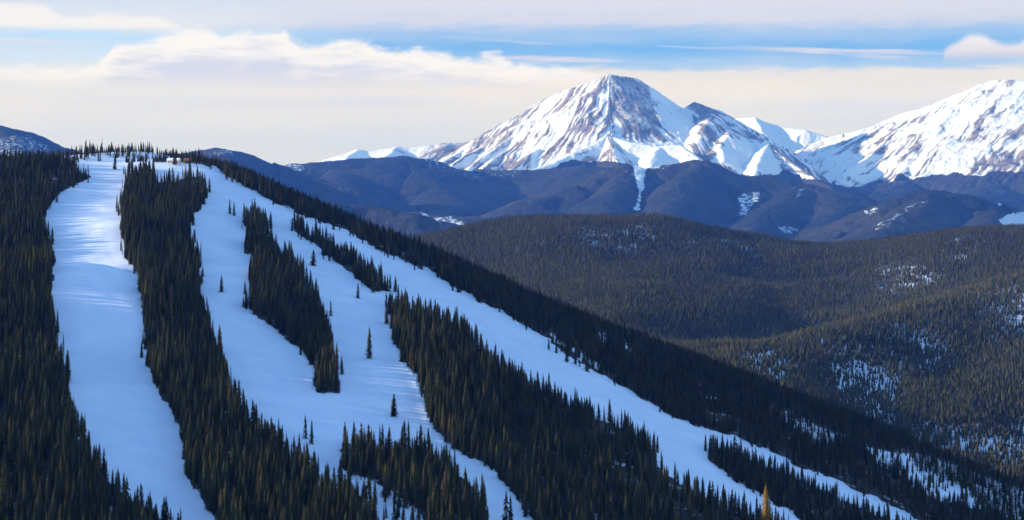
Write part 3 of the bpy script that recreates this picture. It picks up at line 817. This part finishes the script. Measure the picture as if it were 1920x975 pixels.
def trunk_mesh(name, H=14.0, r=0.20):
    co = []; fa = []
    for z, q in ((-1.2, 1.3), (1.0, 1.0), (H * .5, .6), (H, .12)):
        for k in range(6): co.append((r * q * math.cos(k * 1.0472), r * q * math.sin(k * 1.0472), z))
    for i in range(3):
        for k in range(6): fa.append((i * 6 + k, i * 6 + (k + 1) % 6, (i + 1) * 6 + (k + 1) % 6, (i + 1) * 6 + k))
    return grid_mesh(name, np.array(co), np.array(fa), M_BARK, link=False).data


VAR = [dict(R=2.4, seed=1, flat=.75), dict(R=2.7, seed=2, flat=.75), dict(R=2.0, seed=3, tiers=19), dict(R=3.2, seed=4, flat=0.8), dict(R=2.0, seed=5, sparse=.18, flat=.7), dict(R=2.7, seed=6, tiers=15, sparse=.1, flat=.65), dict(R=1.4, seed=9, sparse=.5, tiers=14)]
CROWNS = [crown_mesh('crown', mat=M_CROWN, **v) for v in VAR]
TRUNK = trunk_mesh('trunk')
GOLD = crown_mesh('crown', 21, R=2.6, mat=M_GOLD, flat=0.75)
RUST = crown_mesh('crown', 22, R=1.7, mat=M_RUST, sparse=.3)


def tree(p, scale, label, group=None, var=0, crown=None, rot=0.0, wid=1.0, name='conifer_tree'):
    e = bpy.data.objects.new(name, None); e.empty_display_size = 1
    e.location = p; e.rotation_euler = (0, 0, rot); e.scale = (scale * wid, scale * wid, scale)
    C.objects.link(e)
    tag(e, label, 'conifer tree', group)
    t = bpy.data.objects.new('trunk', TRUNK); C.objects.link(t); t.parent = e
    c = bpy.data.objects.new('crown', crown or CROWNS[var]); C.objects.link(c); c.parent = e
    return e, t, c


# candidate positions on the ski hill
sp = 5.0
gx, gy = np.meshgrid(np.arange(-1000, 1100, sp), np.arange(800, 3000, sp))
gx = (gx + RNG.uniform(-.5, .5, gx.shape) * sp * .95).ravel(); gy = (gy + RNG.uniform(-.5, .5, gy.shape) * sp * .95).ravel()
gz = SKI.z_at(gx, gy)
gpx = gx / gy * F + 960; gpy = HOR - gz / gy * F
sk = SKI.skyline()


def lookup(T, Marr, X, Y):
    px = X / Y * F + 960
    c = np.clip(np.rint((px - T.px0) / (T.px1 - T.px0) * (T.nc - 1)), 0, T.nc - 1).astype(int)
    r = np.clip(np.rint(np.log(Y / T.d0) / math.log(T.d1 / T.d0) * (T.nr - 1)), 0, T.nr - 1).astype(int)
    return Marr[r, c]


skv = lookup(SKI, sk, gx, gy)
keep = (gpx > -160) & (gpx < 2080) & (gpy < 1140)
vis = (gz + 20) / gy > skv - 0.004
backw = (gy > 2000) & (skv > gz / gy + 0.001)
stray = np.zeros(gx.shape, bool)
for ddx, ddy in ((9, 0), (-9, 0), (0, 9), (0, -7), (7, 6)): stray |= stand_mask(gpx + ddx, gpy + ddy)
stray &= RNG.random(gx.shape) < .10
m = keep & vis & (stand_mask(gpx, gpy) | backw | stray)
th_ = np.where(backw, 1.0, lookup(SKI, thin, gx, gy))
clump = 0.5 + 0.9 * (vnoise(gx / 17, gy / 17, 5) - 0.5)
m &= (RNG.random(gx.shape) < np.where(th_ < .99, th_ * 1.6 * clump, 1.0))
# small glades everywhere
m &= ~((vnoise(gx / 26, gy / 26, 77) > 0.86) & (th_ > .99) & (gpx > 0))
gx, gy, gz, gpx, gpy, backw = gx[m], gy[m], gz[m], gpx[m], gpy[m], backw[m]
N = len(gx)
size = RNG.normal(0.88, 0.26, N)
size = np.clip(size, .38, 1.4) * (0.92 + 0.28 * vnoise(gx / 60, gy / 60, 9))
size *= np.where(gy > 2250, np.where(gpy < 300, .45 + .75 * vnoise(gx / 14, gy / 60, 4), .80), 1.0) * (1 - .10 * sstep(gy, 1300, 1700))
size *= np.where(inpoly(gpx, gpy, STANDS['spur']), .9, 1.0)                   # stunted at the summit
size *= 1.08 - 0.18 * sstep(gpx, 850, 1000) * sstep(gpy, 500, 640)
var = RNG.integers(0, 6, N); var = np.where(RNG.random(N) < .05, 6, var)
rotz = RNG.uniform(0, 6.283, N)
wid = RNG.uniform(.85, 1.2, N)

# the 280 that show largest: near the bottom of the picture, tops in view, front of their stand first
hp = 16 * size / gy * F
inview = (gpx > 5) & (gpx < 1915) & (gpy - hp < 930) & (gpy - hp > 300) & (gpy < 1010)
front = np.zeros(N)
for ang_off in (14, 26):
    front += ~stand_mask(gpx, gpy + ang_off)
score = np.where(inview, hp * (1 + 0.12 * front), -1)
order = np.argsort(-score)[:262]
sel = np.zeros(N, bool); sel[order] = True
STAND_LABEL = {
    'summit': '', 'gully': '', 'crest': '',
    'left': 'dark conifer crowded in the big forest left of the widest bright run',
    'middle': 'dark conifer in the long forest tongue between the first and second runs',
    'big': 'olive-brown conifer in the large central forest under the long diagonal run',
    'lower': 'slender dark conifer in the small forest wedge near the bottom middle',
    'spur': 'small conifer on the narrow spur between the two lower run branches',
    'ridge': 'dark conifer in the shaded forest beyond the long diagonal run',
    'island': 'dark conifer in the long tree island between the second and third runs',
    'strip': 'dark conifer in the thin strip of trees beside the upper diagonal run'}
STAND_GROUP = {k: 'conifers of the ' + v for k, v in {'gully': 'sparse snowy gully', 'summit': 'summit skyline', 'crest': 'summit crest', 'left': 'forest at the left', 'middle': 'tongue between the runs', 'big': 'large central stand', 'lower': 'small lower wedge', 'spur': 'narrow spur', 'ridge': 'shaded ridge', 'island': 'tree island', 'strip': 'thin strip'}.items()}
SHORT_LABEL = {'gully': 'conifer in the sparse snowy gully above the bottom edge', 'crest': 'conifer beside the summit lodge', 'summit': 'conifer of the skyline clump on the summit', 'left': 'conifer of the big forest left of the widest run', 'middle': 'conifer of the forest tongue between first and second runs',
               'island': 'conifer of the tree island between second and third runs', 'strip': 'conifer of the thin strip beside the diagonal run', 'big': 'conifer of the large central forest under the diagonal run',
               'lower': 'conifer of the small forest wedge at the bottom', 'spur': 'conifer of the narrow spur between run branches', 'ridge': 'conifer of the shaded forest past the diagonal run'}
proto = {}
for i in np.nonzero(sel)[0]:
    st = 'big'
    for k, poly in STANDS.items():
        if inpoly(np.array([gpx[i]]), np.array([gpy[i]]), poly)[0]: st = k; break
    lab = STAND_LABEL[st]
    here = lambda ax, ay: bool(inpoly(np.array([gpx[i] + ax]), np.array([gpy[i] + ay]), STANDS[st])[0])
    where = ('on its left margin' if not here(-26, 0) else 'on its right margin' if not here(26, 0) else 'on its upper rim' if not here(0, -34) else 'on its lower rim' if not here(0, 30) else 'deep inside it')
    lab = ('tall ' if size[i] > 1.12 else 'short ' if size[i] < .9 else 'medium ') + SHORT_LABEL[st] + ', ' + where
    e, t, c = tree((gx[i], gy[i], gz[i] - .2), size[i], lab, STAND_GROUP[st], int(var[i]), rot=rotz[i], wid=wid[i])
    proto.setdefault(int(var[i]), (t, c))

# trees standing alone on the runs
SINGLES = [  # column, row of the foot, height in rows, width, label
    (431, 401, 30, 1.0, 'left tree of the lone dark pair high on the second run'), (439, 405, 28, 1.0, 'right tree of the lone dark pair high on the second run'),
    (415, 547, 33, 1.1, 'single small dark conifer standing midway down the second run'),
    (588, 498, 31, 1.9, 'bushy rounded dark conifer at the middle of the third run'),
    (671, 559, 31, 1.2, 'lone conifer just below the thin strip of trees on the third run'),
    (692, 672, 62, .95, 'tall slim lone conifer standing in the middle of the third run'),
    (738, 780, 44, 1.35, 'lone cone-shaped conifer above the small lower wedge of forest'),
    (573, 822, 46, .9, 'left tree of the tall pair at the edge of the middle forest'), (584, 832, 48, .9, 'right tree of the tall pair at the edge of the middle forest'),
    (215, 318, 32, 1.2, 'lone dark conifer in front of the summit snowfield'), (355, 330, 24, 1.0, 'slim conifer on the snow under the summit hut'),
    (1029, 655, 22, 1.2, 'uppermost conifer of the loose row on the right rim of the diagonal run'), (1043, 662, 26, 1.2, 'second conifer down the loose row on the rim of the diagonal run'),
    (1063, 679, 30, 1.3, 'third conifer down the loose row on the rim of the diagonal run'), (1079, 683, 22, 1.3, 'fourth, shorter conifer down the loose row on the diagonal run rim'),
    (1100, 696, 34, 1.5, 'stout last conifer of the loose row on the diagonal run rim'),
    (1323, 846, 34, 1.1, 'first slender conifer at the uphill tip of the wooded spur'), (1333, 850, 38, 1.2, 'second slender conifer at the uphill tip of the wooded spur'),
    (373, 292, 28, 1.3, 'tall conifer rising above the summit skyline beside the hut'),
    (948, 990, 72, 1.0, 'dark conifer standing in the narrow lower run near the bottom edge'), (958, 985, 60, 1.0, 'shorter conifer beside it in the narrow lower run near the bottom edge'),
]
spots = {}
for k, (px, py, hh, ww, lab) in enumerate(SINGLES):
    p = SKI.hit(px, py)
    s_ = hh / F * p.y / 16.0
    g = 'conifers standing alone on the runs'
    e, t, c = tree(p - Vector((0, 0, .2)), s_, lab, g, [0, 1, 3, 5][k % 4], rot=k * 1.3, wid=ww)
    proto.setdefault([0, 1, 3, 5][k % 4], (t, c))
p = SKI.hit(1438, 1012)
tree(p, 104 / F * p.y / 16.0, 'golden orange conifer glowing at the bottom edge beside the run', None, 0, GOLD, wid=1.35, name='golden_conifer_tree')
p = SKI.hit(347, 332)
tree(p, 26 / F * p.y / 16.0, 'reddish brown conifer on the snow below the red-roofed hut', None, 0, RUST, name='rusty_conifer_tree')
for k, v in enumerate(CROWNS):
    if k not in proto:
        i = int(np.nonzero((var == k) & inview & ~sel)[0][0]); sel[i] = True
        e, t, c = tree((gx[i], gy[i], gz[i]), size[i], STAND_LABEL['big'], STAND_GROUP['big'], k, rot=rotz[i]); proto[k] = (t, c)


def forest_gn(name, co, attrs, protos):
    me = bpy.data.meshes.new(name)
    me.vertices.add(len(co)); me.vertices.foreach_set('co', co.astype(np.float32).reshape(-1))
    for k, (typ, v) in attrs.items():
        a = me.attributes.new(k, typ, 'POINT')
        a.data.foreach_set('value' if typ != 'FLOAT_VECTOR' else 'vector', v.reshape(-1))
    o = bpy.data.objects.new(name, me); C.objects.link(o)
    ng = bpy.data.node_groups.new(name, 'GeometryNodeTree')
    ng.interface.new_socket('Geometry', in_out='INPUT', socket_type='NodeSocketGeometry')
    ng.interface.new_socket('Geometry', in_out='OUTPUT', socket_type='NodeSocketGeometry')
    n = ng.nodes.new; L = ng.links.new
    gi = n('NodeGroupInput'); go = n('NodeGroupOutput'); ip = n('GeometryNodeInstanceOnPoints')
    g2i = n('GeometryNodeGeometryToInstance')
    for (t, c) in reversed(protos):
        j = n('GeometryNodeJoinGeometry')
        for ob in (t, c):
            oi = n('GeometryNodeObjectInfo'); oi.transform_space = 'ORIGINAL'; oi.inputs['Object'].default_value = ob
            L(oi.outputs['Geometry'], j.inputs[0])
        gg = n('GeometryNodeGeometryToInstance'); L(j.outputs[0], gg.inputs[0])
        L(gg.outputs[0], g2i.inputs[0]) if False else None
        proto_j.append(gg) if False else None
        joins.append(gg)
    jj = n('GeometryNodeJoinGeometry')
    for gg in joins: L(gg.outputs[0], jj.inputs[0])
    ng.nodes.remove(g2i)
    L(gi.outputs[0], ip.inputs['Points']); L(jj.outputs[0], ip.inputs['Instance'])
    ip.inputs['Pick Instance'].default_value = True

    def at(nm, dt):
        a = n('GeometryNodeInputNamedAttribute'); a.data_type = dt; a.inputs['Name'].default_value = nm
        return a.outputs['Attribute']
    L(at('idx', 'INT'), ip.inputs['Instance Index']); L(at('rot', 'FLOAT_VECTOR'), ip.inputs['Rotation']); L(at('scl', 'FLOAT_VECTOR'), ip.inputs['Scale'])
    L(ip.outputs[0], go.inputs[0])
    md = o.modifiers.new('trees', 'NODES'); md.node_group = ng
    joins.clear()
    return o


joins = []
r = ~sel
co = np.stack([gx[r], gy[r], gz[r] - .2], -1)
n_ = r.sum()
rot = np.stack([RNG.normal(0, .02, n_), RNG.normal(0, .02, n_), rotz[r]], -1).astype(np.float32)
scl = np.stack([size[r] * wid[r], size[r] * wid[r], size[r]], -1).astype(np.float32)
fo = forest_gn('forest', co, {'idx': ('INT', var[r].astype(np.int32)), 'rot': ('FLOAT_VECTOR', rot), 'scl': ('FLOAT_VECTOR', scl)}, [proto[k] for k in range(7)])
tag(fo, 'dense dark conifer forest filling the stands between the ski runs', 'forest', kind='stuff')
print('near trees', N)

# trees of the hill across the valley: small simple firs, one mesh
sp = 6.5
bx, by = np.meshgrid(np.arange(-620, 2400, sp), np.arange(2700, 6650, sp))
bx = (bx + RNG.uniform(-.5, .5, bx.shape) * sp).ravel(); by = (by + RNG.uniform(-.5, .5, by.shape) * sp).ravel()
bpx = bx / by * F + 960
k = (bpx > 650) & (bpx < 2000)
bx, by, bpx = bx[k], by[k], bpx[k]
bz = MID.z_at(bx, by); bpy_ = HOR - bz / by * F
sm = np.maximum.accumulate(SKI.Z / SKI.Y, axis=0)[-1]
skn = np.interp(bpx, SKI.pxs, sm)
bh = np.clip(RNG.normal(15.5, 3.6, len(bx)), 7, 26) * (0.85 + .35 * vnoise(bx / 120, by / 120, 15))
ms = lookup(MID, MID.skyline(), bx, by)
k = ((bz + bh) / by > skn - 0.006) & ((bz + bh + 25) / by > ms - 0.001)
tt = np.clip(lookup(MID, tB, bx, by) + .20, 0, 1)
k &= RNG.random(len(bx)) < np.where(tt < .99, tt * (0.35 + 1.2 * vnoise(bx / 28, by / 28, 17)), 0.96)
bx, by, bz, bh, tb = bx[k], by[k], bz[k], bh[k], tt[k]
n = len(bx)
print('hill trees', n)
a0 = RNG.uniform(0, 6.28, n)
V = np.zeros((n, 12, 3)); rb = bh * RNG.uniform(.125, .185, n)
for j in range(5):
    a = a0 + j * 1.2566
    q = rb * RNG.uniform(.75, 1.25, n)
    V[:, j] = np.stack([bx + q * np.cos(a), by + q * np.sin(a), bz + bh * .06], -1)
    q = rb * .62 * RNG.uniform(.75, 1.25, n)
    V[:, 6 + j] = np.stack([bx + q * np.cos(a + .6), by + q * np.sin(a + .6), bz + bh * .42], -1)
V[:, 5] = np.stack([bx, by, bz + bh * .72], -1); V[:, 11] = np.stack([bx, by, bz + bh], -1)
fpat = np.array([(j, (j + 1) % 5, 5) for j in range(5)] + [(6 + j, 6 + (j + 1) % 5, 11) for j in range(5)])
faces = (np.arange(n)[:, None, None] * 12 + fpat[None]).reshape(-1, 3)
sunlit_band = inpoly(bx / by * F + 960, HOR - bz / by * F, [(1340, 645), (1500, 595), (1700, 535), (1930, 480), (1930, 535), (1700, 585), (1500, 640), (1350, 680)])  # sunlight on the spur crest, painted in: trees inside get a lighter tint
tint = np.repeat(np.clip(RNG.random(n) * .65 + .3 * vnoise(bx / 200, by / 200, 19) + .25 * sunlit_band, 0, 1), 12)
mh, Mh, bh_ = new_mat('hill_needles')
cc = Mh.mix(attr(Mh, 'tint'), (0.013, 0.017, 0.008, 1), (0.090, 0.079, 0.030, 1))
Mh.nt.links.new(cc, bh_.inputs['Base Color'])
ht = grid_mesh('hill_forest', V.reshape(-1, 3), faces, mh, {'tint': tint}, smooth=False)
tag(ht, 'far conifer forest covering the hill across the valley', 'forest', kind='stuff')


# ------------------------------------------------------------------ summit buildings
def box_part(name, mat, parent, x0, x1, y0, y1, z0, z1, bev=0.0):
    import bmesh
    bm = bmesh.new()
    bmesh.ops.create_cube(bm, size=1)
    for v in bm.verts:
        v.co = ((x0 + x1) / 2 + v.co.x * (x1 - x0), (y0 + y1) / 2 + v.co.y * (y1 - y0), (z0 + z1) / 2 + v.co.z * (z1 - z0))
    if bev: bmesh.ops.bevel(bm, geom=bm.edges[:], offset=bev, segments=2, affect='EDGES')
    me = bpy.data.meshes.new(name); bm.to_mesh(me); bm.free(); me.materials.append(mat)
    o = bpy.data.objects.new(name, me); C.objects.link(o); o.parent = parent
    return o


def gable(name, mat, parent, x0, x1, y0, y1, z0, zr, th):
    ym = (y0 + y1) / 2
    prof = [(y0, z0), (ym, zr), (y1, z0), (y1, z0 + th), (ym, zr + th * 1.2), (y0, z0 + th)]
    v = [(x0, a, b) for a, b in prof] + [(x1, a, b) for a, b in prof]
    f = [(0, 1, 4, 5), (1, 2, 3, 4), (6, 11, 10, 7), (7, 10, 9, 8)] + [(i, i + 6, (i + 1) % 6 + 6, (i + 1) % 6) for i in range(6)]
    me = bpy.data.meshes.new(name); me.from_pydata(v, [], f); me.update(); me.materials.append(mat)
    o = bpy.data.objects.new(name, me); C.objects.link(o); o.parent = parent
    return o


M_CREAM = mat_plain('cream_cladding', (0.62, 0.55, 0.46), var=.1)
M_WIN = mat_plain('dark_glass', (0.03, 0.035, 0.045), 0.25)
M_SNOWR = mat_plain('roof_snow', (0.84, 0.87, 0.93), var=.03)
M_RED = mat_plain('red_metal_roof', (0.26, 0.085, 0.065), 0.7)
M_WOOD = mat_plain('brown_timber', (0.18, 0.10, 0.06))


def house(px, py, w, d, h, rise, wall, roof, name, label, nwin):
    p = SKI.hit(px, py)
    e = bpy.data.objects.new(name, None); C.objects.link(e); e.location = (p.x, p.y, p.z - .4); e.rotation_euler = (0, 0, rad(-8))
    tag(e, label, 'building')
    wl = box_part('wall', wall, e, -w / 2, w / 2, -d / 2, d / 2, -2, h)
    gable('roof', roof, e, -w / 2 - .7, w / 2 + .7, -d / 2 - .9, d / 2 + .9, h + .02, h + rise, .45)
    for i in range(nwin):
        x = -w / 2 + (i + .7) * w / (nwin + .9)
        wn = box_part('window', M_WIN, e, x, x + w / nwin * .42, -d / 2 - .06, -d / 2 + .05, h * .42, h * .78)
        box_part('sill', M_WOOD, wn, x - .1, x + w / nwin * .42 + .1, -d / 2 - .2, -d / 2 - .065, h * .37, h * .415)
    box_part('door', M_WOOD, e, w / 2 - 2.0, w / 2 - .9, -d / 2 - .07, -d / 2 + .05, .3, 2.6)
    return e


house(326, 307, 17, 9, 5.2, 2.8, M_CREAM, M_SNOWR, 'summit_lodge', 'cream-walled lodge with a snowy roof on the summit', 6)
house(352, 306, 9, 7, 4.2, 3.0, M_WOOD, M_RED, 'summit_hut', 'small hut with a red roof beside the summit lodge', 2)

# ------------------------------------------------------------------ the air
import bmesh
bm = bmesh.new(); bmesh.ops.create_cube(bm, size=1)
for v in bm.verts:
    v.co = (v.co.x * 77000, v.co.y * 77000, -1030 + (v.co.z + .5) * (1030 + 1100))
me = bpy.data.meshes.new('haze'); bm.to_mesh(me); bm.free()
hz = bpy.data.objects.new('haze', me); C.objects.link(hz)
mz = bpy.data.materials.new('air'); mz.use_nodes = True
nt = mz.node_tree; nt.nodes.clear()
out = nt.nodes.new('ShaderNodeOutputMaterial'); pv = nt.nodes.new('ShaderNodeVolumePrincipled')
pv.inputs['Color'].default_value = (0.08, 0.26, 1.0, 1)
pv.inputs['Absorption Color'].default_value = (1, 1, 1, 1)
pv.inputs['Density'].default_value = 1.9e-5
pv.inputs['Anisotropy'].default_value = 0.0
nt.links.new(pv.outputs[0], out.inputs['Volume'])
me.materials.append(mz)
tag(hz, 'thin bluish air over the valley and far ridges', 'haze', kind='stuff')
